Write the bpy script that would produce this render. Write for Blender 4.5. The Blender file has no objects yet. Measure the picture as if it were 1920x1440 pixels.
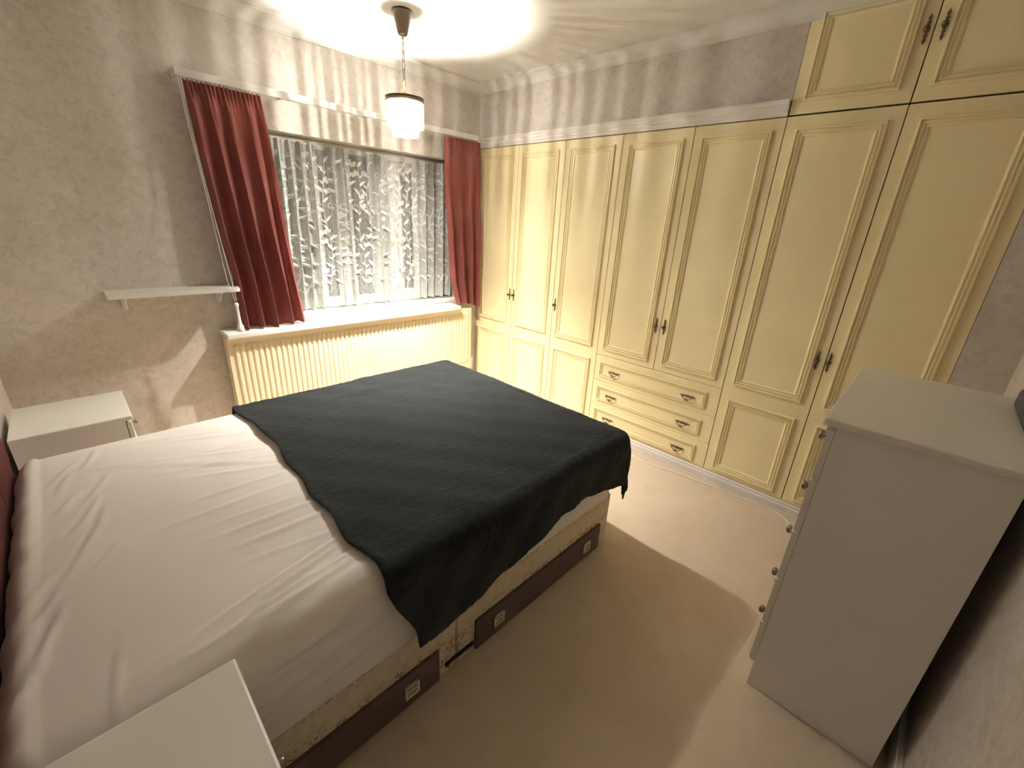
import bpy, bmesh, math, random
from mathutils import Vector, Matrix
from math import sin, cos, pi, sqrt, exp, atan2, radians, hypot
random.seed(7)
S = bpy.context.scene
C = bpy.context.collection

# ------------------------------------------------------------------ camera, world, exposure
def make_camera():
    yaw, pitch, roll = radians(-46.4835), radians(-20.806), radians(3.0958)
    f = Vector((-sin(yaw)*cos(pitch), cos(yaw)*cos(pitch), sin(pitch)))
    r = f.cross(Vector((0, 0, 1))).normalized(); u = r.cross(f)
    r2 = cos(roll)*r + sin(roll)*u; u2 = -sin(roll)*r + cos(roll)*u
    cam = bpy.data.cameras.new('camera'); o = bpy.data.objects.new('camera', cam); C.objects.link(o)
    m = Matrix((r2, u2, -f)).transposed().to_4x4()
    m.translation = Vector((-2.6172, -2.9938, 1.4934))
    o.matrix_world = m
    cam.sensor_width = 36; cam.lens = 803.3/1920*36; cam.clip_start = 0.02
    S.camera = o
make_camera()
w = bpy.data.worlds.new('night'); S.world = w; w.use_nodes = True
w.node_tree.nodes['Background'].inputs[0].default_value = (.10, .12, .16, 1)
w.node_tree.nodes['Background'].inputs[1].default_value = .25
S.view_settings.view_transform = 'Standard'; S.view_settings.look = 'None'
S.view_settings.exposure = 0.0; S.view_settings.gamma = 1
LAMP_POWER = 13200.0
LAMP_COL = (1.0, .955, .87)

XL, YF, H = -2.93, -3.31, 2.467      # left wall, near wall, ceiling

# ------------------------------------------------------------------ materials
class NT:
    def __init__(s, name):
        s.m = bpy.data.materials.new(name); s.m.use_nodes = True
        s.t = s.m.node_tree; s.b = s.t.nodes['Principled BSDF']; s.out = s.t.nodes['Material Output']
    def n(s, typ, **kw):
        x = s.t.nodes.new(typ)
        for k, v in kw.items():
            if k in x.inputs: x.inputs[k].default_value = v
            else: setattr(x, k, v)
        return x
    def l(s, a, b): s.t.links.new(a, b)
    def coords(s, scale=(1, 1, 1), rot=(0, 0, 0)):
        g = s.n('ShaderNodeNewGeometry'); mp = s.n('ShaderNodeMapping')
        mp.inputs['Scale'].default_value = scale; mp.inputs['Rotation'].default_value = rot
        s.l(g.outputs['Position'], mp.inputs['Vector']); return mp.outputs[0]
    def noise(s, vec, scale, detail=4, rough=.5, dist=0):
        x = s.n('ShaderNodeTexNoise'); x.inputs['Scale'].default_value = scale
        x.inputs['Detail'].default_value = detail; x.inputs['Roughness'].default_value = rough
        x.inputs['Distortion'].default_value = dist; s.l(vec, x.inputs['Vector']); return x.outputs['Fac']
    def ramp(s, fac, stops):
        r = s.n('ShaderNodeValToRGB'); e = r.color_ramp.elements
        while len(e) < len(stops): e.new(.5)
        for i, (p, c) in enumerate(stops):
            e[i].position = p; e[i].color = (c, c, c, 1) if isinstance(c, (int, float)) else (*c, 1)
        s.l(fac, r.inputs[0]); return r.outputs[0]
    def mix(s, fac, a, b, mode='MIX'):
        x = s.n('ShaderNodeMix', data_type='RGBA', blend_type=mode)
        for sock, v in ((x.inputs[0], fac), (x.inputs[6], a), (x.inputs[7], b)):
            if hasattr(v, 'links'): s.l(v, sock)
            else: sock.default_value = v if isinstance(v, (int, float)) else (*v, 1)
        return x.outputs[2]
    def bump(s, h, strength=.3, dist=.005, prev=None):
        b = s.n('ShaderNodeBump'); b.inputs['Strength'].default_value = strength; b.inputs['Distance'].default_value = dist
        s.l(h, b.inputs['Height'])
        if prev: s.l(prev, b.inputs['Normal'])
        s.l(b.outputs[0], s.b.inputs['Normal']); return b.outputs[0]
    def col(s, c):
        if hasattr(c, 'links'): s.l(c, s.b.inputs['Base Color'])
        else: s.b.inputs['Base Color'].default_value = (*c, 1)
    def set(s, **kw):
        for k, v in kw.items(): s.b.inputs[k.replace('_', ' ')].default_value = v

def plain(name, c, rough=.5, metal=0, var=.06, scale=6, bump=0, bscale=200, spec=.5):
    t = NT(name); v = t.coords()
    n = t.noise(v, scale, 3)
    t.col(t.mix(t.ramp(n, [(.3, 0), (.7, 1)]), tuple(x*(1-var) for x in c), tuple(min(1, x*(1+var)) for x in c)))
    t.set(Roughness=rough, Metallic=metal); t.b.inputs['Specular IOR Level'].default_value = spec
    if bump: t.bump(t.noise(v, bscale, 3), bump, .002)
    return t.m

def wallpaper():
    t = NT('mottled_wallpaper'); v = t.coords()
    big = t.noise(v, 2.6, 4, .6, .6); mid = t.noise(v, 22, 6, .72, 1.0); fine = t.noise(v, 95, 4, .65, .5)
    c = t.mix(t.ramp(big, [(.35, 0), (.65, 1)]), (.60, .545, .49), (.66, .605, .55))
    c = t.mix(t.ramp(mid, [(.38, .55), (.50, 0)]), c, (.50, .44, .385))
    c = t.mix(t.ramp(mid, [(.54, 0), (.68, .6)]), c, (.74, .69, .63))
    c = t.mix(t.ramp(fine, [(.60, 0), (.74, .35)]), c, (.50, .44, .37))
    t.col(c); t.set(Roughness=.6); t.b.inputs['Specular IOR Level'].default_value = .35
    nb = t.bump(mid, .28, .005); t.bump(fine, .35, .0025, nb)
    return t.m
def carpet():
    t = NT('beige_carpet'); v = t.coords()
    big = t.noise(v, 1.8, 5, .65, .8); mid = t.noise(v, 7, 5, .6, .1); fine = t.noise(v, 420, 3, .7)
    c = t.mix(t.ramp(big, [(.35, 0), (.65, 1)]), (.74, .60, .455), (.82, .68, .53))
    c = t.mix(t.ramp(mid, [(.56, 0), (.80, .3)]), c, (.50, .38, .27))
    c = t.mix(t.ramp(fine, [(.3, .35), (.6, 0)]), c, (.30, .22, .14))
    t.col(c); t.set(Roughness=.95); t.b.inputs['Specular IOR Level'].default_value = .1
    t.b.inputs['Sheen Weight'].default_value = .15
    t.bump(fine, .5, .004)
    return t.m
def floral(name='floral_ticking'):
    t = NT(name); v = t.coords((1, 1, 1))
    g = t.n('ShaderNodeNewGeometry'); sx = t.n('ShaderNodeSeparateXYZ'); t.l(g.outputs['Position'], sx.inputs[0])
    # two printed bands of brown sprays running round the base
    wv = t.noise(v, 5, 2, .5, 0)
    ad = t.n('ShaderNodeMath', operation='MULTIPLY_ADD'); t.l(wv, ad.inputs[0]); ad.inputs[1].default_value = .09; t.l(sx.outputs[2], ad.inputs[2])
    band = t.ramp(ad.outputs[0], [(.0, .6), (.07, .9), (.21, 1), (.255, .0), (.30, .0), (.345, .8), (.40, .9)])
    vo = t.n('ShaderNodeTexVoronoi', feature='F1'); vo.inputs['Scale'].default_value = 85; t.l(v, vo.inputs['Vector'])
    cl = t.noise(v, 24, 3, .6, .4)
    fl = t.mix(1, t.ramp(vo.outputs['Distance'], [(.36, 1), (.50, 0)]), t.ramp(cl, [(.44, 0), (.50, 1)]), 'MULTIPLY')
    fl = t.mix(1, fl, band, 'MULTIPLY')
    base = t.mix(t.ramp(t.noise(v, 40, 3), [(.4, 0), (.6, 1)]), (.66, .56, .40), (.72, .63, .47))
    t.col(t.mix(fl, base, (.34, .21, .12)))
    t.set(Roughness=.8); t.bump(t.noise(v, 300, 2), .2, .002); return t.m
def fabric(name, c1, c2, wv=350, rough=.85, sheen=.2, big=3, bs=.25):
    t = NT(name); v = t.coords()
    n = t.noise(v, big, 4, .6); f = t.noise(v, wv, 2, .6)
    c = t.mix(t.ramp(n, [(.35, 0), (.65, 1)]), c1, c2)
    t.col(c); t.set(Roughness=rough); t.b.inputs['Sheen Weight'].default_value = sheen
    t.b.inputs['Specular IOR Level'].default_value = .2
    t.bump(f, bs, .002); return t.m
def blanket_mat():
    t = NT('black_plush'); v = t.coords((1, 2.2, 1), (0, 0, .7))
    r = t.noise(v, 17, 3, .55, .8); f = t.noise(t.coords(), 260, 3, .7)
    c = t.mix(t.ramp(r, [(.38, 0), (.66, 1)]), (.008, .009, .010), (.014, .0155, .016))
    t.col(c); t.set(Roughness=.95); t.b.inputs['Sheen Weight'].default_value = .18
    t.b.inputs['Sheen Roughness'].default_value = .6
    t.b.inputs['Sheen Tint'].default_value = (.5, .55, .55, 1)
    t.b.inputs['Specular IOR Level'].default_value = .1
    nb = t.bump(r, .5, .012); t.bump(f, .6, .004, nb); return t.m
def lace(name, alpha, col=(.70, .70, .66)):
    t = NT(name); t.t.nodes.remove(t.b)
    d = t.n('ShaderNodeBsdfDiffuse'); d.inputs[0].default_value = (*col, 1)
    tl = t.n('ShaderNodeBsdfTranslucent'); tl.inputs[0].default_value = (*col, 1)
    m1 = t.n('ShaderNodeMixShader'); m1.inputs[0].default_value = .3; t.l(d.outputs[0], m1.inputs[1]); t.l(tl.outputs[0], m1.inputs[2])
    tr = t.n('ShaderNodeBsdfTransparent'); m2 = t.n('ShaderNodeMixShader')
    v = t.coords(); n = t.noise(v, 60, 3, .6)
    r = t.ramp(n, [(.3, max(0, alpha-.10)), (.7, min(1, alpha+.10))]); t.l(r, m2.inputs[0])
    t.l(tr.outputs[0], m2.inputs[1]); t.l(m1.outputs[0], m2.inputs[2]); t.l(m2.outputs[0], t.out.inputs[0]); return t.m
def rod_mat():
    t = NT('lamp_glass_rod'); t.t.nodes.remove(t.b)
    d = t.n('ShaderNodeBsdfDiffuse'); d.inputs[0].default_value = (.95, .93, .88, 1)
    tl = t.n('ShaderNodeBsdfTranslucent'); tl.inputs[0].default_value = (.95, .92, .85, 1)
    g = t.n('ShaderNodeBsdfGlossy'); g.inputs['Roughness'].default_value = .2
    m1 = t.n('ShaderNodeMixShader'); m1.inputs[0].default_value = .7; t.l(d.outputs[0], m1.inputs[1]); t.l(tl.outputs[0], m1.inputs[2])
    m2 = t.n('ShaderNodeMixShader'); m2.inputs[0].default_value = .08; t.l(m1.outputs[0], m2.inputs[1]); t.l(g.outputs[0], m2.inputs[2])
    t.l(m2.outputs[0], t.out.inputs[0]); return t.m
def pane_mat():
    t = NT('window_glass'); t.t.nodes.remove(t.b)
    g = t.n('ShaderNodeBsdfGlossy'); g.inputs['Roughness'].default_value = .02
    tr = t.n('ShaderNodeBsdfTransparent'); m = t.n('ShaderNodeMixShader'); fr = t.n('ShaderNodeFresnel'); fr.inputs[0].default_value = 1.6
    t.l(fr.outputs[0], m.inputs[0]); t.l(tr.outputs[0], m.inputs[1]); t.l(g.outputs[0], m.inputs[2]); t.l(m.outputs[0], t.out.inputs[0]); return t.m
def emit(name, col, st):
    t = NT(name); t.t.nodes.remove(t.b); e = t.n('ShaderNodeEmission')
    e.inputs[0].default_value = (*col, 1); e.inputs[1].default_value = st; t.l(e.outputs[0], t.out.inputs[0]); return t.m

M = dict(
    wall=wallpaper(), carpet=carpet(), floral=floral(),
    ceil=plain('ceiling_paint', (.69, .675, .65), .8, bump=.08, bscale=30),
    cove=plain('cornice_paint', (.72, .70, .67), .6, bump=.1, bscale=60),
    white=plain('white_gloss', (.76, .735, .685), .3),
    grey=plain('pale_grey_trim', (.80, .755, .71), .45),
    yellow=plain('cream_yellow_lacquer', (.91, .80, .50), .33, var=.03, spec=.45),
    chest=plain('white_melamine', (.88, .84, .82), .38, var=.02),
    chest_top=plain('white_melamine_top', (.84, .81, .75), .35, var=.02),
    rad=plain('cream_radiator_paint', (.80, .69, .48), .35, var=.02),
    sheet=fabric('white_jersey_sheet', (.86, .80, .755), (.90, .85, .80), 500, .85, .1, 2, .15),
    curtain=fabric('maroon_curtain', (.36, .105, .088), (.43, .135, .11), 420, .75, .35, 5, .3),
    velvet=fabric('burgundy_velvet', (.085, .018, .02), (.12, .025, .026), 300, .9, .05, 6, .3),
    blanket=blanket_mat(), lace=lace('sheer_net', .40), motif=lace('lace_motif', .95, (.84, .84, .80)),
    rod=rod_mat(), pane=pane_mat(),
    bronze=plain('dark_bronze', (.10, .072, .048), .4, .6),
    brass=plain('brass', (.62, .47, .22), .3, .9),
    antique=plain('antique_brass', (.16, .12, .075), .38, .85, var=.3, scale=90),
    chrome=plain('knob_metal', (.22, .20, .17), .3, .9),
    brown=plain('brown_vinyl', (.10, .066, .062), .5, bump=.2, bscale=150),
    gilt=plain('cream_gilt_plate', (.80, .74, .55), .3, .3),
    dark=plain('dark_gap', (.02, .018, .016), .9),
    black=plain('black_metal', (.02, .02, .02), .4, .5),
    slate=plain('slate_case', (.06, .058, .07), .5),
    plastic=plain('white_plastic', (.86, .84, .78), .35),
    cable=plain('cable_white', (.90, .88, .82), .45),
    bulb=emit('lit_bulb', LAMP_COL, LAMP_POWER),
)

# ------------------------------------------------------------------ mesh helpers
def nb(): return bmesh.new()
def abox(bm, x0, x1, y0, y1, z0, z1, bev=0):
    t = bmesh.new(); bmesh.ops.create_cube(t, size=1)
    for v in t.verts: v.co = Vector(((x0+x1)/2+v.co.x*(x1-x0), (y0+y1)/2+v.co.y*(y1-y0), (z0+z1)/2+v.co.z*(z1-z0)))
    if bev: bmesh.ops.bevel(t, geom=t.edges[:], offset=bev, segments=2, affect='EDGES', profile=.6)
    join(bm, t)
def join(bm, t, mat=None):
    me = bpy.data.meshes.new('tmp'); t.to_mesh(me); t.free()
    if mat: me.transform(mat)
    bm.from_mesh(me); bpy.data.meshes.remove(me)
def lathe(bm, prof, seg=20, mat=None):
    t = bmesh.new(); rings = []
    for r, z in prof:
        rings.append([t.verts.new((r*cos(2*pi*i/seg), r*sin(2*pi*i/seg), z)) for i in range(seg)])
    for a, b in zip(rings, rings[1:]):
        for i in range(seg): t.faces.new((a[i], a[(i+1) % seg], b[(i+1) % seg], b[i]))
    t.faces.new(rings[0][::-1]); t.faces.new(rings[-1])
    join(bm, t, mat)
def tube(bm, pts, r, seg=8, closed=False):
    t = bmesh.new(); P = [Vector(p) for p in pts]; n = len(P); rings = []
    up = None
    for i, p in enumerate(P):
        if closed: d = P[(i+1) % n]-P[i-1]
        else: d = P[min(i+1, n-1)]-P[max(i-1, 0)]
        d.normalize()
        if up is None:
            up = Vector((0, 0, 1)) if abs(d.z) < .9 else Vector((1, 0, 0))
        a = (up - d*up.dot(d)).normalized(); up = a; b = d.cross(a)
        rr = r[i] if isinstance(r, (list, tuple)) else r
        rings.append([t.verts.new(p+rr*(cos(2*pi*k/seg)*a+sin(2*pi*k/seg)*b)) for k in range(seg)])
    m = n if closed else n-1
    for i in range(m):
        A, B = rings[i], rings[(i+1) % n]
        for k in range(seg): t.faces.new((A[k], A[(k+1) % seg], B[(k+1) % seg], B[k]))
    if not closed: t.faces.new(rings[0][::-1]); t.faces.new(rings[-1])
    join(bm, t)
def prism(bm, pts, axis, a, b):
    """extrude a 2-D outline between a and b along axis; outline gives the other two coords in order"""
    def mk(p, t):
        l = list(p); l.insert(axis, t); return l
    t = bmesh.new()
    A = [t.verts.new(mk(p, a)) for p in pts]; B = [t.verts.new(mk(p, b)) for p in pts]; n = len(pts)
    for i in range(n): t.faces.new((A[i], A[(i+1) % n], B[(i+1) % n], B[i]))
    t.faces.new(A[::-1]); t.faces.new(B); join(bm, t)
def obj(name, bm, mat, parent=None, smooth=False, **props):
    bmesh.ops.recalc_face_normals(bm, faces=bm.faces[:])
    me = bpy.data.meshes.new(name); bm.to_mesh(me); bm.free()
    me.materials.append(M[mat] if isinstance(mat, str) else mat)
    if smooth:
        for p in me.polygons: p.use_smooth = True
    o = bpy.data.objects.new(name, me); C.objects.link(o)
    if parent: o.parent = parent; o.matrix_parent_inverse = parent.matrix_world.inverted() if False else Matrix.Translation(-parent.location)
    for k, v in props.items(): o[k] = v
    return o
def box(name, x0, x1, y0, y1, z0, z1, mat, parent=None, bev=0, **props):
    b = nb(); abox(b, x0, x1, y0, y1, z0, z1, bev); return obj(name, b, mat, parent, **props)
def thing(name, label, cat, loc, group=None):
    o = bpy.data.objects.new(name, None); C.objects.link(o); o.location = loc; o.empty_display_size = .1
    o['label'] = label; o['category'] = cat
    if group: o['group'] = group
    return o
def tag(o, label, cat, group=None):
    o['label'] = label; o['category'] = cat
    if group: o['group'] = group
    return o
def share(o, name, parent, offset=(0, 0, 0), **props):
    c = bpy.data.objects.new(name, o.data); C.objects.link(c); c.parent = parent
    c.matrix_parent_inverse = Matrix.Translation(-parent.location); c.location = offset
    for k, v in props.items(): c[k] = v
    return c

# ------------------------------------------------------------------ the room
ST = dict(kind='structure')
WX0, WX1, WZ0, WZ1 = -1.86, -.20, .80, 1.915      # window opening
box('floor', XL-.1, .6, YF-.1, .1, -.08, 0, 'carpet', **ST)
box('ceiling', XL-.1, .6, YF-.1, .3, H, H+.08, 'ceil', **ST)
b = nb()
abox(b, XL-.1, WX0, 0, .25, 0, H); abox(b, WX1, .6, 0, .25, 0, H)
abox(b, WX0, WX1, 0, .25, 0, WZ0-.04); abox(b, WX0, WX1, 0, .25, WZ1, H)
obj('wall_back', b, 'wall', **ST)
box('wall_left', XL-.1, XL, YF-.1, 0, 0, H, 'wall', **ST)
box('wall_front', XL, .6, YF-.1, YF, 0, H, 'wall', **ST)
b = nb(); abox(b, 0, .6, -2.245, 0, 2.10, H); abox(b, 0, .6, YF, -3.1425, 0, H); abox(b, .59, .6, YF, 0, 0, H)
obj('wall_right', b, 'wall', **ST)
for nm, a in (('baseboard_back', (XL, -.0, -.018, 0)), ('baseboard_front', (XL, 0, YF, YF+.018)), ('baseboard_left', (XL, XL+.018, YF+.018, -.018))):
    b = nb(); abox(b, a[0], a[1]-(.004 if nm != 'baseboard_left' else 0), a[2], a[3], 0, .10, .003)
    obj(nm, b, 'white', **ST)
# plaster cove with a thin bead at the ceiling edge
def cove(name, axis, a, bnd, sgn, wall):
    pr = [(0, 0), (.006, .0), (.006, .008)]
    for i in range(9):
        t = i/8*pi/2; pr.append((.008+.058*(1-cos(t)), .010+.044*sin(t)))
    pr += [(.068, .058), (.072, .058), (.072, .067), (0, .067)]
    pts = [(wall+sgn*p, H-.067+q) for p, q in pr]
    b = nb(); prism(b, pts, axis, a, bnd); return obj(name, b, 'cove', **ST)
cove('trim_1', 0, XL, 0, -1, 0)
cove('trim_2', 1, YF, 0, -1, 0)
cove('trim_3', 1, YF, 0, 1, XL)
cove('trim_4', 0, XL, 0, 1, YF)
# stepped timber trim over the low wardrobes
pr = [(0, 2.031), (-.012, 2.031), (-.012, 2.046), (-.018, 2.050), (-.018, 2.064), (-.026, 2.070), (-.026, 2.080), (-.034, 2.088), (-.034, 2.098), (0, 2.100)]
b = nb(); prism(b, pr, 1, -2.243, -.001); obj('trim_5', b, 'grey', **ST)
# mitre end of that trim against the overhead cupboard
# window
wf = nb()
FY0, FY1 = .13, .18
for a in ((WX0, WX0+.05, WZ0, WZ1), (WX1-.05, WX1, WZ0, WZ1), (WX0, WX1, WZ1-.055, WZ1), (WX0, WX1, WZ0-.035, WZ0+.085)):
    abox(wf, a[0], a[1], FY0, FY1, a[2], a[3], .004)
win = obj('window_1', wf, 'white', **ST)
mx = [-1.33, -.75]
for x in mx: box('mullion', x-.03, x+.03, FY0-.003, FY1, WZ0+.085, WZ1-.055, 'white', win, .004)
xs = [WX0+.05, mx[0]-.03, mx[0]+.03, mx[1]-.03, mx[1]+.03, WX1-.05]
for i in range(3):
    a, c = xs[2*i], xs[2*i+1]
    if i == 2:
        b = nb()
        for q in ((a, a+.04, WZ0+.085, WZ1-.055), (c-.04, c, WZ0+.085, WZ1-.055), (a+.04, c-.04, WZ0+.085, WZ0+.13), (a+.04, c-.04, 1.80, 1.84)):
            abox(b, q[0], q[1], FY0-.012, FY1-.01, q[2], q[3], .003)
        obj('casement_frame', b, 'white', win)
    box('pane', a, c, .155, .16, WZ0+.085, WZ1-.055, 'pane', win)
b = nb(); abox(b, -.70, -.60, .100, .118, 1.06, 1.075, .003); abox(b, -.715, -.69, .10, .125, 1.045, 1.09, .003)
obj('window_latch', b, 'black', win)
b = nb(); abox(b, -2.035, -.31, -.165, 0, .768, .800, .006); abox(b, WX0+.002, WX1-.002, 0, .128, .762, .800)
obj('window_sill', b, 'white', win)
box('inner_ledge', WX0+.002, WX1-.002, .012, .128, .8005, .838, 'white', win, .012)
box('hill_outside', -9, 6, 7, 7.2, -1, 2.2, plain('night_garden', (.05, .055, .05), .9), kind='structure')

# ------------------------------------------------------------------ fitted wardrobes
W = .449
def yd(k): return -W*k - (.004 if k == 0 else 0)
def moulding(y0, y1, z0, z1, x=0.0, wd=.040, hg=.009):
    """mitred picture moulding standing proud of a door face at x (towards -x)"""
    k = wd/.040; h = hg/.009
    pr = [(0, 0), (.0005, .007), (.003, .009), (.008, .009), (.010, .0035), (.015, .003), (.0165, .0065), (.020, .0065), (.0225, .0025), (.028, .002), (.0295, .005), (.033, .0045), (.036, .001), (.040, 0)]
    t = bmesh.new(); R = []
    for p, q in pr:
        p *= k; q *= h
        R.append([t.verts.new((x-q, yy, zz)) for yy, zz in ((y0-p, z0+p), (y1+p, z0+p), (y1+p, z1-p), (y0-p, z1-p))])
    for a, c in zip(R, R[1:]):
        for i in range(4): t.faces.new((a[i], a[(i+1) % 4], c[(i+1) % 4], c[i]))
    return t
def pull_mesh():
    b = nb(); M1 = Matrix.Rotation(pi/2, 4, 'Y')
    # leaf shaped back plate of beads with a raised central knob, long axis z
    prof = [(.0005, -.052), (.004, -.044), (.0065, -.036), (.003, -.029), (.0075, -.022), (.0035, -.015), (.009, -.006), (.011, 0), (.009, .006), (.0035, .015), (.0075, .022), (.003, .029), (.0065, .036), (.004, .044), (.0005, .052)]
    lathe(b, prof, 10, Matrix.Diagonal((.45, 1, 1, 1)))
    lathe(b, [(.004, 0), (.004, .010), (.009, .014), (.0105, .020), (.007, .026), (.002, .028)], 12, Matrix.Rotation(-pi/2, 4, 'Y'))
    return b
def bail_mesh():
    b = nb()
    prof = [(.0005, -.050), (.004, -.044), (.003, -.036), (.008, -.030), (.0035, -.022), (.006, -.012), (.008, 0), (.006, .012), (.0035, .022), (.008, .030), (.003, .036), (.004, .044), (.0005, .050)]
    lathe(b, prof, 10, Matrix.Rotation(pi/2, 4, 'X') @ Matrix.Diagonal((.5, 1, 1, 1)))
    for s in (-1, 1): lathe(b, [(.0035, 0), (.0035, .012), (.005, .014), (.003, .018)], 8, Matrix.Translation((0, s*.030, 0)) @ Matrix.Rotation(-pi/2, 4, 'Y'))
    tube(b, [(-.015, .030*cos(a), -.022*sin(a)) for a in [pi*i/12 for i in range(13)]], .0024, 6)
    tube(b, [(-.0155, .012*cos(a), -.022+.006*sin(a)) for a in [2*pi*i/8 for i in range(8)]], .002, 5, True)
    return b
_cache = {}
def hardware(kind, parent, x, y, z, name='handle'):
    if kind not in _cache:
        me = bpy.data.meshes.new(kind); bb = pull_mesh() if kind == 'pull' else bail_mesh()
        bmesh.ops.recalc_face_normals(bb, faces=bb.faces[:]); bb.to_mesh(me); bb.free()
        for p in me.polygons: p.use_smooth = True
        me.materials.append(M['antique']); _cache[kind] = me
    o = bpy.data.objects.new(name, _cache[kind]); C.objects.link(o); o.parent = parent
    root = parent.parent
    o.matrix_parent_inverse = Matrix.Translation(-root.location) if root else Matrix()
    o.location = (x-.004, y, z); return o
def sub(name, bm, mat, part, smooth=False):
    o = obj(name, bm, mat, None, smooth); o.parent = part
    o.matrix_parent_inverse = Matrix.Translation(-part.parent.location); return o
# NOTE parts carry world coordinates in their mesh; the root Empty sits at the unit's base
def part(name, bm, mat, root, smooth=False, **props):
    o = obj(name, bm, mat, None, smooth, **props); o.parent = root; o.location = -root.location; return o
def subpart(name, bm, mat, p, smooth=False, **props):
    o = obj(name, bm, mat, None, smooth, **props); o.parent = p; return o
def hw(kind, p, x, y, z):
    o = hardware(kind, p, x, y, z); o.matrix_parent_inverse = Matrix(); return o
GAP = .0022
def door(root, y0, y1, z0, z1, panels, hy, hz):
    b = nb(); abox(b, 0, .02, y1+GAP, y0-GAP, z0+GAP, z1-GAP, .0012)
    d = part('door', b, 'yellow', root)
    for (a, c) in panels:
        subpart('panel_moulding', moulding(y0-.049, y1+.049, a, c, 0, .044, .014), 'yellow', d)
    if hy is not None: hw('pull', d, 0, hy, hz)
    return d
def carcass(root, y0, y1, z0, z1, plinth=True):
    b = nb()
    abox(b, .022, .58, y0-.018, y0-.0015, z0, z1); abox(b, .022, .58, y1+.0015, y1+.018, z0, z1)
    abox(b, .56, .58, y1+.018, y0-.018, z0, z1); abox(b, .022, .56, y1+.018, y0-.018, z1-.018, z1-.001); abox(b, .022, .56, y1+.018, y0-.018, z0, z0+.018)
    part('carcass', b, 'yellow', root)
    if plinth:
        b = nb()
        prism(b, [(.03, .001), (-.004, .001), (-.004, .036), (.001, .045), (-.001, .055), (.006, .062), (.006, .070), (.03, .070)], 1, y1+.0008, y0-.0008)
        part('plinth', b, 'grey', root)
G1 = 'run of fitted cream wardrobes'
ZD = 2.030; ZP = .072
PAN = [(.662, 1.975), (.100, .570)]
u = thing('wardrobe', 'cream yellow two-door fitted wardrobe beside the right-hand maroon curtain, in the window corner', 'wardrobe', (0, -W, 0), G1)
carcass(u, yd(0), yd(2), ZP, ZD)
door(u, yd(0), yd(1), ZP, ZD, PAN, -W+.022, .912); door(u, yd(1), yd(2), ZP, ZD, PAN, -W-.026, .912)
u = thing('wardrobe', 'narrow cream yellow single-door fitted wardrobe left of the three drawers', 'wardrobe', (0, -W*2.5, 0), G1)
carcass(u, yd(2), yd(3), ZP, ZD); door(u, yd(2), yd(3), ZP, ZD, PAN, -W*2-.024, .905)
u = thing('wardrobe', 'cream yellow fitted unit with two doors above three wide drawers', 'wardrobe', (0, -W*4, 0), G1)
carcass(u, yd(3), yd(5), ZP, ZD)
door(u, yd(3), yd(4), .616, ZD, [(.662, 1.975)], -W*4+.030, .910); door(u, yd(4), yd(5), .616, ZD, [(.662, 1.975)], -W*4-.026, .910)
zz = [.616, .4265, .242, ZP]
for i, (a, c) in enumerate(((.458, .570), (.274, .383), (.090, .205))):
    b = nb(); abox(b, 0, .02, yd(5)+GAP, yd(3)-GAP, zz[i+1]+.0009, zz[i]-.0009, .0008)
    d = part('drawer', b, 'yellow', u)
    subpart('panel_moulding', moulding(yd(3)-.045, yd(5)+.075, a, c, 0, .026, .011), 'yellow', d)
    m = (a+c)/2
    hw('bail', d, 0, -1.514, m-.004); hw('bail', d, 0, -2.056, m-.004)
u = thing('wardrobe', 'full-height cream yellow two-door fitted wardrobe behind the white chest of drawers, under the overhead cupboard', 'wardrobe', (0, -W*6, 0), G1)
carcass(u, yd(5), yd(7), ZP, ZD)
door(u, yd(5), yd(6), ZP, ZD, PAN, -W*6+.036, .906); door(u, yd(6), yd(7), ZP, ZD, PAN, -W*6-.014, .906)
u = thing('overhead_cupboard', 'cream yellow two-door overhead cupboard reaching the ceiling in the top right corner', 'cupboard', (0, -W*6, 2.045))
carcass(u, yd(5), yd(7), 2.042, H-.002, False)
door(u, yd(5), yd(6), 2.033, H-.002, [(2.085, 2.43)], -W*6+.022, 2.285); door(u, yd(6), yd(7), 2.033, H-.002, [(2.085, 2.43)], -W*6-.030, 2.290)

# ------------------------------------------------------------------ radiator
rad = thing('radiator', 'long cream ribbed radiator on the wall under the window sill', 'radiator', (-1.1, -.08, .19))
RX0, RX1, RZ0, RZ1 = -2.03, -.165, .20, .762
t = bmesh.new(); n = 56; cols = []
def ribx():
    out = []; p = (RX1-RX0-.05)/n
    out.append((RX0, -.118)); out.append((RX0+.02, -.118))
    for i in range(n):
        x = RX0+.025+i*p
        out += [(x, -.118), (x+p*.22, -.126), (x+p*.62, -.126), (x+p*.84, -.118)]
    out += [(RX1-.02, -.118), (RX1, -.118)]
    return out
prof = ribx()
zs = [RZ0, RZ0+.07, RZ0+.085, RZ1-.05, RZ1-.035, RZ1]
for x, y in prof:
    cols.append([t.verts.new((x, y if 1 < j < 4 else -.118, z)) for j, z in enumerate(zs)])
for a, c in zip(cols, cols[1:]):
    for j in range(len(zs)-1): t.faces.new((a[j], c[j], c[j+1], a[j+1]))
b = nb(); join(b, t); abox(b, RX0, RX1, -.1179, -.105, RZ0, RZ1)
part('front_panel', b, 'rad', rad)
b = nb(); abox(b, RX0, RX1, -.055, -.042, RZ0, RZ1); part('rear_panel', b, 'rad', rad)
for x in (RX0-.004, RX1):
    b = nb(); abox(b, x, x+.004, -.120, -.040, RZ0+.01, RZ1, .001); part('side_panel', b, 'rad', rad)
b = nb()
for z in (RZ1-.004,):
    for i in range(62): abox(b, RX0+.02+i*.0297, RX0+.038+i*.0297, -.105, -.055, z-.004, z)
part('top_grille', b, 'rad', rad, kind='stuff')
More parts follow.
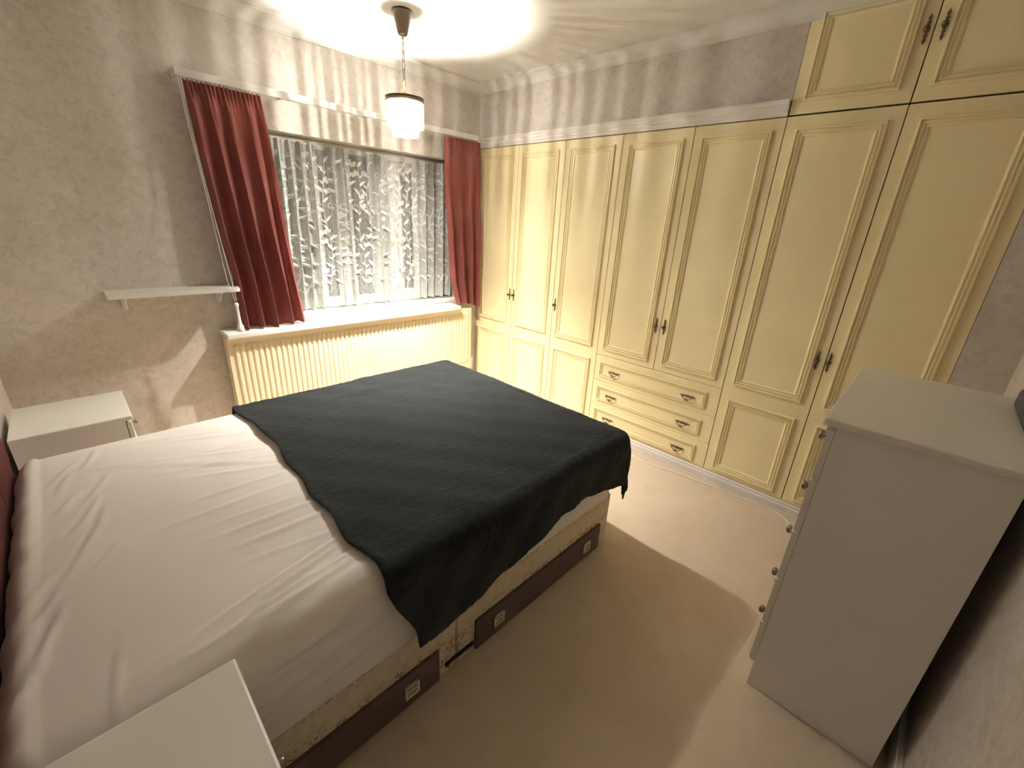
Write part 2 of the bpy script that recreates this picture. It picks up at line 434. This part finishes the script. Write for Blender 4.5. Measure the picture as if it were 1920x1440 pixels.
b = nb(); tube(b, [(-.164, -.085, .245), (-.135, -.085, .245), (-.128, -.085, .235), (-.128, -.085, .15), (-.122, -.09, .06), (-.10, -.095, .001)], .0085, 10); part('pipe', b, 'white', rad, True)
b = nb(); lathe(b, [(.012, .20), (.014, .205), (.014, .255), (.017, .262), (.017, .295), (.012, .302)], 14, Matrix.Translation((-.128, -.085, 0))); part('valve', b, 'white', rad, True)
for x in (-1.75, -.5):
    b = nb(); abox(b, x, x+.03, -.042, -.001, .3, .7); part('wall_bracket', b, 'rad', rad)

# ------------------------------------------------------------------ curtain rail and curtains
rail = thing('curtain_rail', 'long white curtain rail on the wall above the window', 'curtain rail', (-1.0, -.03, 2.09))
b = nb(); abox(b, -2.022, -.095, -.088, -.070, 2.068, 2.104, .003); abox(b, -2.022, -.095, -.0715, -.060, 2.076, 2.098, .002)
part('track', b, 'white', rail)
for x in (-2.030, -1.54, -1.02, -.55, -.10): 
    b = nb(); abox(b, x, x+.012, -.0885, -.001, 2.072, 2.106, .002); part('bracket', b, 'white', rail)
b = nb(); tube(b, [(-2.020, -.092, 2.08), (-2.018, -.10, 1.9), (-2.003, -.12, 1.6), (-1.995, -.21, 1.1), (-1.978, -.222, 1.0)], .0016, 5)
tube(b, [(-2.010, -.094, 2.08), (-2.010, -.10, 1.9), (-1.995, -.12, 1.6), (-1.975, -.215, 1.1), (-1.970, -.222, 1.0)], .0016, 5)
cord = part('pull_cord', b, 'plastic', rail, True)
b = nb(); lathe(b, [(.003, 1.0), (.010, .995), (.011, .985), (.006, .972), (.007, .94), (.008, .90), (.010, .878), (.016, .870), (.019, .845), (.019, .836), (.004, .834)], 16, Matrix.Translation((-1.974, -.222, -.012)))
part('cord_weight', b, 'plastic', rail, True)

def curtain(name, label, xl, xr, zt, zb, npl, seed, y0=-.085, amp=.034, group='maroon curtains at the window'):
    """xl(z), xr(z): left and right edge as functions of t (0 top .. 1 bottom)"""
    rnd = random.Random(seed); NU, NV = npl*16, 64
    ph = [rnd.uniform(-.5, .5) for _ in range(npl+2)]; am = [rnd.uniform(.65, 1.25) for _ in range(npl+2)]
    t = bmesh.new(); G = []
    for j in range(NV+1):
        v = (j/NV); z0 = zt+(zb(0)-zt)*v; row = []
        for i in range(NU+1):
            u = i/NU; s = u*npl; k = int(min(s, npl-1)); fr = s-k
            a = am[k]*(1-fr)+am[k+1]*fr; p = ph[k]*(1-fr)+ph[k+1]*fr
            head = exp(-(v/.055)**2)
            lower = min(1, v*1.6)
            y = y0 - amp*a*(.35+.65*lower)*(1-head*.75)*sin(2*pi*(s*.62)+p*2+.6*v) - amp*.35*lower*sin(2*pi*s*1.3+p*5-1.2*v)
            y -= .010*exp(-((v-.11)/.05)**2)*(abs(sin(pi*s*1.0)))
            y += head*.009*sin(2*pi*s*2.6)                                   # pencil pleat tape
            y += .004*sin(13*v+5*u+seed)
            z = zt + (zb(u)-zt)*v
            x = xl(v)+(xr(v)-xl(v))*u + .012*a*lower*sin(2*pi*s*.62+p*2+1.4)*sin(pi*u)
            if v < .03: z += .006*sin(2*pi*s*2.6+1)*(1-v/.03)
            row.append(t.verts.new((x, min(y, -.048 if v<.05 else -.018), z)))
        G.append(row)
    for r1, r2 in zip(G, G[1:]):
        for i in range(NU): t.faces.new((r1[i], r1[i+1], r2[i+1], r2[i]))
    bmesh.ops.solidify(t, geom=t.faces[:], thickness=.003)
    o = obj(name, t, 'curtain', None, True); tag(o, label, 'curtain', group); return o
lerp = lambda pts: (lambda v: next((a[1]+(b_[1]-a[1])*(v-a[0])/(b_[0]-a[0]) for a, b_ in zip(pts, pts[1:]) if v <= b_[0]+1e-9), pts[-1][1]))
curtain('curtain', 'wide maroon pleated curtain left of the net curtain, beside the small shelf', lerp([(0, -2.005), (.3, -1.985), (.6, -1.962), (.76, -1.935), (1, -1.93)]),
        lerp([(0, -1.655), (.15, -1.642), (.5, -1.618), (.75, -1.60), (1, -1.565)]), 2.061, lambda u: .806+.004*sin(9*u), 7, 3, -.092)
curtain('curtain', 'narrow maroon curtain on the right of the window next to the wardrobes', lerp([(0, -.425), (.3, -.42), (.6, -.39), (.85, -.365), (1, -.315)]),
        lerp([(0, -.075), (.5, -.06), (1, -.065)]), 2.061, lambda u: .806-.045*u*u, 5, 11, -.088)

# net curtain: sheer ground with gathered bands, leaf and butterfly motifs following its folds
NX0, NX1, NZT, NZB = -1.64, -.215, 1.885, .845
flat = [(-1.352, -1.235), (-1.12, -.955), (-.825, -.585)]
def density(x):
    d = 1.0
    for a, c in flat:
        if a < x < c: d = min(d, .18+.82*max(0, 1-min(x-a, c-x)/.03))
    return d
def net_y(x, v):
    d = density(x); k = .35+.65*min(1, v*5)
    return .078 - .026*d*k*sin(2*pi*x/.072+1.3*sin(x*9)+.5*v) - .010*d*sin(2*pi*x/.031+4*v+sin(7*x)) - .006*sin(2*pi*x/.4+v)
def net_x(x, v): return x + .010*density(x)*min(1, v*3)*cos(2*pi*x/.072+1.3*sin(x*9)) + .015*v*sin(5.1*x+.4)
def net_pt(x, v, off=0.0):
    z = NZT+(NZB-NZT)*v + (.012*abs(sin(pi*x/.085))*(v**6))
    return Vector((net_x(x, v), net_y(x, v)+off, z))
net = thing('net_curtain', 'white lace net curtain with leaves and butterflies hanging in front of the dark window', 'net curtain', (-.93, .08, .84))
t = bmesh.new(); NU, NV = 520, 36; G = []
for j in range(NV+1):
    G.append([t.verts.new(net_pt(NX0+(NX1-NX0)*i/NU, j/NV)) for i in range(NU+1)])
for r1, r2 in zip(G, G[1:]):
    for i in range(NU): t.faces.new((r1[i], r1[i+1], r2[i+1], r2[i]))
part('sheer_panel', t, 'lace', net, True)
# second lining layer where the net is gathered double
t = bmesh.new(); 
prev = None
for i in range(NU+1):
    x = NX0+(NX1-NX0)*i/NU
    if density(x) > .5:
        colv = [t.verts.new(net_pt(x, j/12, -.004)) for j in range(13)]
        if prev:
            for j in range(12): t.faces.new((prev[j], colv[j], colv[j+1], prev[j+1]))
        prev = colv
    else: prev = None
part('gathered_layer', t, lace('gathered_net', .66, (.72, .72, .68)), net, True)
def leafpoly(t, cx, cz, L, wd, ang, bend=.15):
    # leaf outline in curtain plane coordinates (x metres, z metres), mapped on the folds
    out = []
    for s in (1, -1):
        rng = range(0, 7) if s == 1 else range(5, 0, -1)
        for i in rng:
            q = i/6; wloc = wd*sin(pi*q**.8)*s; lx = q*L; lz = wloc+bend*L*q*q
            out.append((cx+lx*cos(ang)-lz*sin(ang), cz+lx*sin(ang)+lz*cos(ang)))
    vs = []
    for x, z in out:
        v = (NZT-z)/(NZT-NZB)
        vs.append(t.verts.new(net_pt(x, max(0, min(1, v)), -.007)))
    try: t.faces.new(vs)
    except ValueError: pass
t = bmesh.new(); rnd = random.Random(5)
def strip(t, pts, wd):
    pr_ = None
    for i, (x, z) in enumerate(pts):
        dx = pts[min(i+1, len(pts)-1)][0]-pts[max(0, i-1)][0]; dz = pts[min(i+1, len(pts)-1)][1]-pts[max(0, i-1)][1]
        L = hypot(dx, dz) or 1; nx_, nz_ = -dz/L*wd, dx/L*wd
        a = t.verts.new(net_pt(x+nx_, (NZT-z-nz_)/(NZT-NZB), -.007)); c = t.verts.new(net_pt(x-nx_, (NZT-z+nz_)/(NZT-NZB), -.007))
        if pr_: t.faces.new((pr_[0], pr_[1], c, a))
        pr_ = (a, c)
x = NX0+.04; k = 0
while x < NX1-.03:
    z = NZB+.10; side = 1; zc_ = z; k += 1; off = rnd.uniform(0, 2)
    stem = []
    while zc_ < NZT-.06:
        xx = x+.018*sin(zc_*11+off); stem.append((xx, zc_)); zc_ += .02
        if len(stem) % 3 == 0:
            side = -side
            ang = pi/2 - side*rnd.uniform(.45, .8)
            leafpoly(t, xx, zc_, rnd.uniform(.048, .066), rnd.uniform(.0085, .0115), ang, -.15*side)
            if rnd.random() < .55: leafpoly(t, xx, zc_-.01, rnd.uniform(.028, .042), .007, pi/2+side*rnd.uniform(.4, .8), .15*side)
        if len(stem) % 11 == 7:     # tendril curl
            cx, cz = xx+side*.028, zc_
            strip(t, [(cx+.020*cos(q)*(1-i/28), cz+.022*sin(q)*(1-i/28)) for i, q in enumerate([i/14*1.7*pi for i in range(15)])], .0022)
        if len(stem) % 13 == (5+3*k) % 13:    # butterfly
            cx, cz = xx-side*.036, zc_+.01
            for a_, l_, w_ in ((.5, .030, .012), (-.5, .022, .009), (pi-.5, .030, .012), (pi+.5, .022, .009)):
                leafpoly(t, cx, cz, l_, w_, a_+.3, 0)
    strip(t, stem, .0018)
    x += .078
part('lace_motifs', t, 'motif', net, kind='stuff')
for nm_, zt_, zb_ in (('heading_tape', 0, .028), ('scalloped_hem', .93, 1.0)):
    t = bmesh.new(); G = []
    for v in (zt_, (zt_+zb_)/2, zb_): G.append([t.verts.new(net_pt(NX0+(NX1-NX0)*i/NU, v, -.004)) for i in range(NU+1)])
    for r1, r2 in zip(G, G[1:]):
        for i in range(NU): t.faces.new((r1[i], r1[i+1], r2[i+1], r2[i]))
    part(nm_, t, lace('border_net', .75), net, True)
b = nb(); tube(b, [(-1.85, .078, NZT-.006), (-.21, .078, NZT-.006)], .003, 6); part('curtain_wire', b, 'white', net)

# ------------------------------------------------------------------ shelf
sh = thing('wall_shelf', 'small white wall shelf left of the maroon curtain', 'shelf', (-2.2, -.1, 1.04))
b = nb(); prism(b, [(-2.495, -.001), (-2.495, -.20), (-1.955, -.20), (-1.937, -.19), (-1.93, -.165), (-1.93, -.001)], 2, 1.044, 1.062); part('board', b, 'white', sh)
for x in (-2.44, -2.02):
    b = nb(); abox(b, x, x+.022, -.022, -.001, .96, 1.044, .002); abox(b, x+.002, x+.020, -.13, -.022, 1.028, 1.044, .002)
    prism(b, [(-.022, .965), (-.022, 1.03), (-.11, 1.03)], 0, x+.008, x+.014); part('bracket', b, 'white', sh)

# ------------------------------------------------------------------ pendant lamp
LX, LY = -1.112, -.650
lamp = thing('pendant_lamp', 'lit pendant lamp with glass rod shade hanging on a brass chain from the ceiling', 'lamp', (LX, LY, 1.9))
T = Matrix.Translation((LX, LY, 0))
b = nb(); lathe(b, [(.050, H-.002), (.051, H-.008), (.046, H-.02), (.026, H-.098), (.022, H-.104), (.006, H-.108)], 28, T); part('ceiling_rose', b, 'bronze', lamp, True)
b = nb(); lathe(b, [(.005, H-.106), (.009, H-.110), (.009, H-.118), (.003, H-.121), (.003, 2.30), (.004, 2.295)], 12, T); part('stem', b, 'brass', lamp, True)
def linkpts(z, L, wd, rot):
    pts = []
    for i in range(16):
        a = 2*pi*i/16; h = wd*cos(a); v = (L/2-wd)*(1 if sin(a) > 0.01 else -1)+wd*sin(a) if abs(sin(a)) > .01 else 0
        pts.append((LX+h*cos(rot), LY+h*sin(rot), z+v))
    return pts
zl = 2.345; 
z = 2.330
for i in range(5):
    b = nb(); tube(b, linkpts(z-.020, .046, .0075, radians(20 if i % 2 else 110)), .0018, 6, True); part('chain_link', b, 'bronze', lamp, True); z -= .0385
b = nb(); lathe(b, [(.003, 2.162), (.007, 2.158), (.007, 2.118), (.010, 2.112), (.006, 2.100), (.004, 2.094)], 12, T); part('hanger', b, 'brass', lamp, True)
b = nb()
for k in range(4):
    a = k*pi/2+.5; tube(b, [(LX, LY, 2.115), (LX+.03*cos(a), LY+.03*sin(a), 2.104), (LX+.098*cos(a), LY+.098*sin(a), 2.084)], .0028, 6)
part('spider_arm', b, 'brass', lamp, True)
RR = .098
t = bmesh.new(); seg = 56; R = []
for r_, z_ in ((RR+.003, 2.064), (RR+.006, 2.066), (RR+.003, 2.070), (RR+.003, 2.080), (RR+.006, 2.084), (RR+.002, 2.086), (RR-.002, 2.084), (RR-.002, 2.064)):
    R.append([t.verts.new((LX+r_*cos(2*pi*i/seg), LY+r_*sin(2*pi*i/seg), z_)) for i in range(seg)])
R.append(R[0])
for A_, B_ in zip(R, R[1:]):
    for i in range(seg): t.faces.new((A_[i], A_[(i+1) % seg], B_[(i+1) % seg], B_[i]))
part('shade_ring', t, 'bronze', lamp, True)
def rodmesh(L, wd):
    b = nb(); lathe(b, [(.0006, 0), (wd*.5, -.004), (wd*.5, -L+.012), (wd*.25, -L+.003), (.0005, -L)], 6)
    bmesh.ops.recalc_face_normals(b, faces=b.faces[:])
    me = bpy.data.meshes.new('glass_rod'); b.to_mesh(me); b.free(); me.materials.append(M['rod']); return me
for cnt, rr, zt_, L, wd in ((54, .096, 2.066, .125, .0101), (27, .066, 2.050, .150, .0137), (14, .036, 2.03, .150, .008)):
    me = rodmesh(L, wd)
    for i in range(cnt):
        if rr < .04: continue
        a = 2*pi*i/cnt
        o = bpy.data.objects.new('glass_rod', me); C.objects.link(o); o.parent = lamp
        o.location = (rr*cos(a), rr*sin(a), zt_-1.9)
b = nb()
for rr, z_ in ((.066, 2.052),): tube(b, [(LX+rr*cos(2*pi*i/32), LY+rr*sin(2*pi*i/32), z_) for i in range(32)], .0025, 6, True)
for k in range(3):
    a = k*2*pi/3; tube(b, [(LX+.066*cos(a), LY+.066*sin(a), 2.052), (LX+.097*cos(a), LY+.097*sin(a), 2.07)], .002, 5)
part('inner_ring', b, 'brass', lamp, True)
b = nb(); lathe(b, [(.016, 2.094), (.017, 2.088), (.017, 2.060), (.037, 2.056), (.038, 2.052), (.017, 2.050), (.013, 2.044)], 20, T); part('lamp_holder', b, 'brass', lamp, True)  # wide flange added above the bulb to shade the rose and ceiling
b = nb(); lathe(b, [(.011, 2.043), (.014, 2.035), (.024, 2.020), (.030, 2.000), (.029, 1.985), (.020, 1.970), (.004, 1.963)], 18, T); part('bulb', b, 'bulb', lamp, True)

# ------------------------------------------------------------------ bed
BX0, BX1, BXM, BY0, BY1 = -2.892, -.997, -1.940, -2.155, -.805
bed = thing('divan_bed', 'double divan bed with floral base, dark brown drawers and burgundy headboard', 'bed', (-1.94, -1.48, 0))
for a, c in ((BX0, BXM-.002), (BXM+.002, BX1)):
    b = nb(); abox(b, a, c, BY0, BY1, .010, .296, .012); part('base_section', b, 'floral', bed, True) 
def bdrawer(x0, x1, hs):
    b = nb(); abox(b, x0, x1, BY0-.012, BY0+.002, .022, .160, .004); d = part('drawer', b, 'brown', bed)
    for hx in hs:
        b = nb()
        y = BY0-.0125
        for q in ((-.026, .026, .018, .026), (-.026, .026, -.026, -.018), (-.026, -.018, -.026, .026), (.018, .026, -.026, .026), (-.02, .02, -.004, .004)):
            abox(b, hx+q[0], hx+q[1], y-.008, y, .094+q[2], .094+q[3], .0015)
        subpart('handle', b, 'gilt', d)
bdrawer(-1.862, -1.075, (-1.752, -1.188)); bdrawer(-2.80, -2.022, (-2.132, -2.69))
b = nb(); abox(b, -1.995, -1.868, BY0-.006, BY0-.001, .050, .068, .002); lathe(b, [(.008, 0), (.008, .008)], 10, Matrix.Translation((-1.985, BY0-.001, .059)) @ Matrix.Rotation(pi/2, 4, 'X'))
lathe(b, [(.008, 0), (.008, .008)], 10, Matrix.Translation((-1.878, BY0-.001, .059)) @ Matrix.Rotation(pi/2, 4, 'X'))
part('link_bar', b, 'black', bed)
b = nb(); abox(b, BX0, BX1, BY0+.004, BY1-.004, .299, .575, .03); part('mattress', b, 'floral', bed, True)
b = nb(); abox(b, XL+.001, BX0-.010, BY0-.005, BY1+.005, .20, .93, .012); hb = part('headboard', b, 'velvet', bed, True)
for k in range(4):
    w_ = (BY1-BY0)/4; b = nb(); abox(b, BX0-.013, BX0-.006, BY0+w_*k+.004, BY0+w_*(k+1)-.004, .60, .915, .004); subpart('padded_panel', b, 'velvet', hb, True)

ridges = []   # (x0,y0,x1,y1,amp,width)
rw = random.Random(21)
def fan(cx, cy, tx, ty, n, spread, amp, wd, jit=.1):
    for i in range(n):
        q = (i/(n-1)-.5) if n > 1 else 0
        a = atan2(ty-cy, tx-cx)+q*spread+rw.uniform(-.05, .05); L = hypot(tx-cx, ty-cy)*rw.uniform(.5, 1.1); s = rw.uniform(0, jit)
        ridges.append((cx+s*cos(a)+rw.uniform(-.02, .02), cy+s*sin(a)+rw.uniform(-.05, .05), cx+L*cos(a), cy+L*sin(a), amp*rw.uniform(.6, 1.3), wd*rw.uniform(.7, 1.3)))
# diagonal pulls from the near side by the blanket towards the nightstand
for i in range(12):
    o_ = i*.030; ridges.append((-2.14, -1.93-o_*.9, -2.62+rw.uniform(-.08, .12), -2.07-o_*.35, rw.uniform(.006, .011), rw.uniform(.008, .013)))
# cross pulls in the middle
for i in range(12):
    y_ = -.98-i*.085; ridges.append((-2.19, y_+rw.uniform(-.03, .03), -2.55+rw.uniform(-.1, .1), y_+rw.uniform(-.02, .10), rw.uniform(.003, .0065), rw.uniform(.008, .013)))
# long soft folds near the head
for i in range(16):
    x_ = -2.82+rw.uniform(0, .16); y_ = -.90-i*.072; ridges.append((x_, y_, x_-rw.uniform(.03, .08), y_-rw.uniform(.12, .24), rw.uniform(.003, .006), rw.uniform(.007, .011)))
for i in range(5): ridges.append((-2.17, -2.02-.028*i, -2.62+.03*i, -2.11-.012*i, .010, .011))
for i in range(5): ridges.append((-2.70+i*.07, -1.05-i*.05, -2.45+i*.06, -1.15-.06*i, .0035, .012))
for (a_, b_) in (((-2.34, -2.04), (-2.42, -2.08)), ((-2.44, -2.07), (-2.50, -2.06))): ridges.append((*a_, *b_, .006, .012))
def ridge_h(x, y):
    h = 0
    for x0, y0, x1, y1, a, w_ in ridges:
        dx, dy = x1-x0, y1-y0; L2 = dx*dx+dy*dy; q = ((x-x0)*dx+(y-y0)*dy)/L2
        if q < -.1 or q > 1.1: continue
        L = sqrt(L2); d = ((x-x0)*dy-(y-y0)*dx)/L + .003*sin(q*5+x0*40)
        if abs(d) > 3*w_: continue
        e = max(0, min(1, (q+.1)*4))*max(0, min(1, (1.1-q)*2.2))
        h += a*e*(exp(-(d/w_)**2)-.5*exp(-((d-1.3*w_)/w_)**2))
    return h
def drape(px, py, x0, x1, y0, y1, top, r, dfun):
    """lay cloth point (px,py) over box top; overflow bends over a rounded edge of radius r"""
    ox = (px-x1) if px > x1 else (px-x0 if px < x0 else 0); oy = (py-y1) if py > y1 else (py-y0 if py < y0 else 0)
    cx, cy = min(max(px, x0), x1), min(max(py, y0), y1)
    if ox == 0 and oy == 0: return Vector((cx, cy, top)), Vector((0, 0, 1)), 0
    h = hypot(ox, oy); d = dfun(abs(ox), abs(oy), h); nx_, ny_ = ox/h, oy/h
    q = r*pi/2
    if d < q: a = d/r; rad_, z = r*sin(a), top-r*(1-cos(a)); nr, nz = sin(a), cos(a)
    else: rad_, z = r, top-r-(d-q); nr, nz = 1, 0
    return Vector((cx+nx_*rad_, cy+ny_*rad_, z)), Vector((nx_*nr, ny_*nr, nz)), d
def grid(a, c, step):
    n = max(1, round((c-a)/step)); return [a+(c-a)*i/n for i in range(n+1)]
def cloth(fn, xs, ys):
    t = bmesh.new(); G = [[t.verts.new(fn(x, y)) for x in xs] for y in ys]
    for r1, r2 in zip(G, G[1:]):
        for i in range(len(xs)-1): t.faces.new((r1[i], r1[i+1], r2[i+1], r2[i]))
    return t
SR = .07; ST_ = .600
sx0, sx1, sy0, sy1 = BX0+SR-.006, BX1-SR+.006, BY0+SR-.010, BY1-SR+.008
def sheet_pt(x, y):
    p, nrm, d = drape(x, y, sx0, sx1, sy0, sy1, ST_, SR, lambda a, b_, h: max(a, b_))
    top = 1 if d == 0 else max(0, 1-d/.06)
    p += nrm*ridge_h(min(max(x, sx0-.05), sx1), y if y > sy0 else sy0-.3*(sy0-y))*(.3+.7*top)
    if y < sy0 and d > .05:     # long pulls running along the near side
        p.y -= (.012*(1-abs(sin((d+.16*(x+2.2))*pi/.075)))**2+.007*(1-abs(sin((d-.09*(x+2.2))*pi/.047+1)))**2)*min(1, (d-.05)*12)*min(1, max(0, (.33-d)*12))
    if d == 0: p.z += .004*sin(x*3.1)*sin(y*3.7)+.002*sin(11*x+7*y)
    if x < sx0: p.z += .010*exp(-((d-.03)/.03)**2); p.x -= (.0022*sin(y*31)+.0018*sin(y*53+1))*min(1, d*20)
    return p
OV = SR*pi/2 + (ST_-SR-.303)
t = cloth(sheet_pt, grid(sx0-OV, sx0, .012)+grid(sx0, -2.05, .0085)[1:]+grid(-2.05, sx1, .04)[1:]+grid(sx1, sx1+.10, .02)[1:], grid(sy0-OV, sy0, .010)+grid(sy0, sy1, .0085)[1:]+grid(sy1, sy1+OV, .02)[1:])
tag(obj('fitted_sheet', t, 'sheet', None, True), 'creased white fitted sheet stretched over the mattress', 'bed sheet')

# plush throw
TR = .055; TT = .618
tx1, ty0, ty1 = -.945-TR+.016, BY0-.030+TR, BY1+.03-TR
edge_x = lerp([(-2.6, -2.10), (-2.40, -2.135), (-2.22, -2.20), (-2.0, -2.215), (-1.7, -2.20), (-1.2, -2.17), (-.85, -2.20), (-.4, -2.22)])
hemL = lerp([(-2.3, .345), (-2.15, .345), (-1.95, .342), (-1.78, .31), (-1.59, .26), (-1.44, .219), (-1.275, .224), (-1.06, .275), (-1.0, .29), (-.6, .31)])
def throw_pt(u_, y):
    # u_ 0..1 from the head-side edge to the foot-side hem
    xe = edge_x(y) + .006*sin(y*23)
    foot = .30
    x = xe + (tx1+foot+.03 - xe)*u_
    if y < ty0:                                   # hanging length on the near side varies along the bed
        L = hemL(x)+.004*sin(x*40+1)
        y = ty0-(ty0-y)/.33*L
    p, nrm, d = drape(x, y, -9, tx1, ty0, ty1, TT, TR, lambda a, b_, h: (a**2.8+b_**2.8)**(1/2.8))
    if d == 0:
        p.z += .006*sin(x*6+y*2.5)*sin(y*5-1)+.0035*sin(16*x-9*y)+.0022*sin(31*x+23*y)+.007*exp(-((y+1.03+.12*(x+1.4))/.035)**2)*exp(-((x+1.5)/.28)**2)
    hang = max(0, d-.06)
    if d > 0:
        p += nrm*(.008+.007*sin(x*9+y*7+.5)+.003*sin(x*29-y*23))*min(1, d*8)+nrm*.05*hang
    if x < xe+.03: p.z += .004
    p.z = max(p.z, .2)
    return p + nrm*.0015*rw.uniform(-1, 1)
us = [i/150 for i in range(151)]; ys = grid(ty0-.33, ty0, .011)+grid(ty0, ty1, .0125)[1:]+grid(ty1, ty1+.25, .015)[1:]
t = bmesh.new(); G = [[t.verts.new(throw_pt(u_, y)) for u_ in us] for y in ys]
for r1, r2 in zip(G, G[1:]):
    for i in range(len(us)-1): t.faces.new((r1[i], r1[i+1], r2[i+1], r2[i]))
bmesh.ops.recalc_face_normals(t, faces=t.faces[:])
bmesh.ops.solidify(t, geom=t.faces[:], thickness=.008)
tag(obj('blanket', t, 'blanket', None, True), 'black plush throw spread over the foot half of the bed', 'blanket')

# ------------------------------------------------------------------ nightstands
knob_me = None
def knob(p, x, y, z, rot, s=1.0):
    global knob_me
    if knob_me is None:
        b = nb(); lathe(b, [(.011, 0), (.011, .003), (.005, .006), (.0045, .014), (.011, .018), (.014, .023), (.012, .029), (.004, .032)], 16)
        bmesh.ops.recalc_face_normals(b, faces=b.faces[:]); knob_me = bpy.data.meshes.new('knob'); b.to_mesh(knob_me); b.free()
        for q in knob_me.polygons: q.use_smooth = True
        knob_me.materials.append(M['chrome'])
    o = bpy.data.objects.new('knob', knob_me); C.objects.link(o); o.parent = p
    o.location = (x, y, z); o.rotation_euler = rot; o.scale = (s, s, s); return o
def nightstand(label, y0, y1, ajar, x1=-2.543, z1=.62):
    r = thing('nightstand', label, 'nightstand', ((XL+x1)/2, (y0+y1)/2, 0), 'white nightstands either side of the bed')
    x0 = XL+.022; f = x1-.022
    b = nb(); abox(b, x0, x1, y0, y1, z1-.020, z1, .005); part('top', b, 'chest_top', r)
    b = nb(); abox(b, x0, f-.004, y0+.008, y0+.024, .001, z1-.0205, .001); abox(b, x0, f-.004, y1-.024, y1-.008, .001, z1-.0205, .001)
    abox(b, x0, x0+.008, y0+.024, y1-.024, .06, z1-.0205); abox(b, x0+.008, f-.03, y0+.024, y1-.024, .05, .066); abox(b, f-.03, f-.015, y0+.024, y1-.024, .001, .05)
    part('body', b, 'chest', r)
    zs_ = [z1-.030, z1-.215, z1-.400, .055]
    for i in range(3):
        a = ajar[i]
        b = nb(); abox(b, f-.002+a, f+.016+a, y0+.006, y1-.006, zs_[i+1]+.003, zs_[i]-.001, .004)
        abox(b, f-.30+a, f-.002+a, y0+.04, y0+.052, zs_[i+1]+.02, zs_[i]-.04); abox(b, f-.30+a, f-.002+a, y1-.052, y1-.04, zs_[i+1]+.02, zs_[i]-.04)
        d = part('drawer', b, 'chest_top', r)
        knob(d, f+.016+a, (y0+y1)/2, (zs_[i]+zs_[i+1])/2+.02, (0, pi/2, 0), .8)
nightstand('white nightstand by the window wall, far side of the bed head', -.657, -.282, (0, .012, 0))
nightstand('white nightstand nearest the camera, at the bottom left corner', -2.567, -2.187, (0, 0, 0), -2.544, .634)

# ------------------------------------------------------------------ tall chest of drawers
ch = thing('chest_of_drawers', 'tall white chest of five drawers standing in front of the wardrobes on the right', 'chest of drawers', (-.88, -3.08, 0))
CX0, CX1, CY0, CY1 = -1.228, -.52, -3.262, -2.906
b = nb(); abox(b, CX0-.012, CX1+.012, -3.308, -2.872, 1.012, 1.034, .006); part('top', b, 'chest_top', ch)
b = nb(); abox(b, CX0, CX0+.016, CY0, CY1, .001, 1.0115, .001); abox(b, CX1-.016, CX1, CY0, CY1, .001, 1.0115, .001); abox(b, CX0+.016, CX1-.016, CY0, CY0+.006, .03, 1.0115)
abox(b, CX0+.016, CX1-.016, CY0+.006, CY1-.02, .07, .086); abox(b, CX0+.016, CX1-.016, CY1-.03, CY1-.014, .001, .07)
part('body', b, 'chest', ch)
zs_ = [1.004, .836, .652, .465, .278, .104]
for i in range(5):
    b = nb(); prism(b, [(CY1+.001, zs_[i+1]+.002), (CY1+.012, zs_[i+1]+.002), (CY1+.018, zs_[i+1]+.008), (CY1+.018, zs_[i]-.012), (CY1+.022, zs_[i]-.008), (CY1+.022, zs_[i]-.002), (CY1+.001, zs_[i]-.001)], 0, CX0+.001, CX1-.001)
    abox(b, CX0+.03, CX0+.042, CY1-.30, CY1, zs_[i+1]+.03, zs_[i]-.04); abox(b, CX1-.042, CX1-.03, CY1-.30, CY1, zs_[i+1]+.03, zs_[i]-.04)
    d = part('drawer', b, 'chest_top', ch)
    zk = (.912, .725, .545, .356, .175)[i]
    knob(d, -1.045, CY1+.016, zk, (-pi/2, 0, 0), 1.1); knob(d, -.705, CY1+.016, zk, (-pi/2, 0, 0), 1.1)
# small dark case at the back of the chest top
b = nb(); abox(b, -.92, -.628, -3.306, -3.262, 1.0345, 1.095, .012)
tag(obj('small_case', b, 'slate', None, True), 'small dark grey case lying at the wall end of the chest top', 'case')

# ------------------------------------------------------------------ cables and carpet strip
def cable(pts, r):
    # catmull-rom through floor points
    P = [Vector(p) for p in pts]; P = [P[0]]+P+[P[-1]]; out = []
    for i in range(1, len(P)-2):
        for k in range(6):
            t_ = k/6; a, b_, c, d = P[i-1:i+3]
            out.append(.5*((2*b_)+(c-a)*t_+(2*a-5*b_+4*c-d)*t_*t_+(3*b_-a-3*c+d)*t_**3))
    out.append(P[-1]); b = nb(); tube(b, out, r, 6); return b
z = .004
b = cable([(-.02, -.10, z), (-.015, -.6, z), (-.018, -1.2, z), (-.03, -1.62, z), (-.105, -1.80, z), (-.115, -1.95, z), (-.085, -2.12, z), (-.062, -2.3, z), (-.050, -2.45, z), (-.042, -2.6, z), (-.035, -2.68, z), (-.06, -2.74, z), (-.14, -2.80, z), (-.30, -2.90, z), (-.42, -3.1, z), (-.44, -3.25, z)], .0038)
tag(obj('extension_cable', b, 'cable', None, True), 'thin white cable looping out along the foot of the wardrobes', 'cable')
b = cable([(-.010, -1.75, z), (-.012, -2.0, z), (-.018, -2.25, z), (-.016, -2.5, z), (-.012, -2.75, z), (-.012, -3.1, z)], .003)
tag(obj('telephone_wire', b, 'cable', None, True), 'second thinner white wire lying tight against the wardrobe plinth', 'cable')
b = nb(); abox(b, -2.1, -1.262, YF+.02, -2.918, .0005, .0055, .002)
tag(obj('carpet_offcut', b, 'carpet'), 'flat beige carpet offcut on the floor beside the chest of drawers', 'carpet piece')
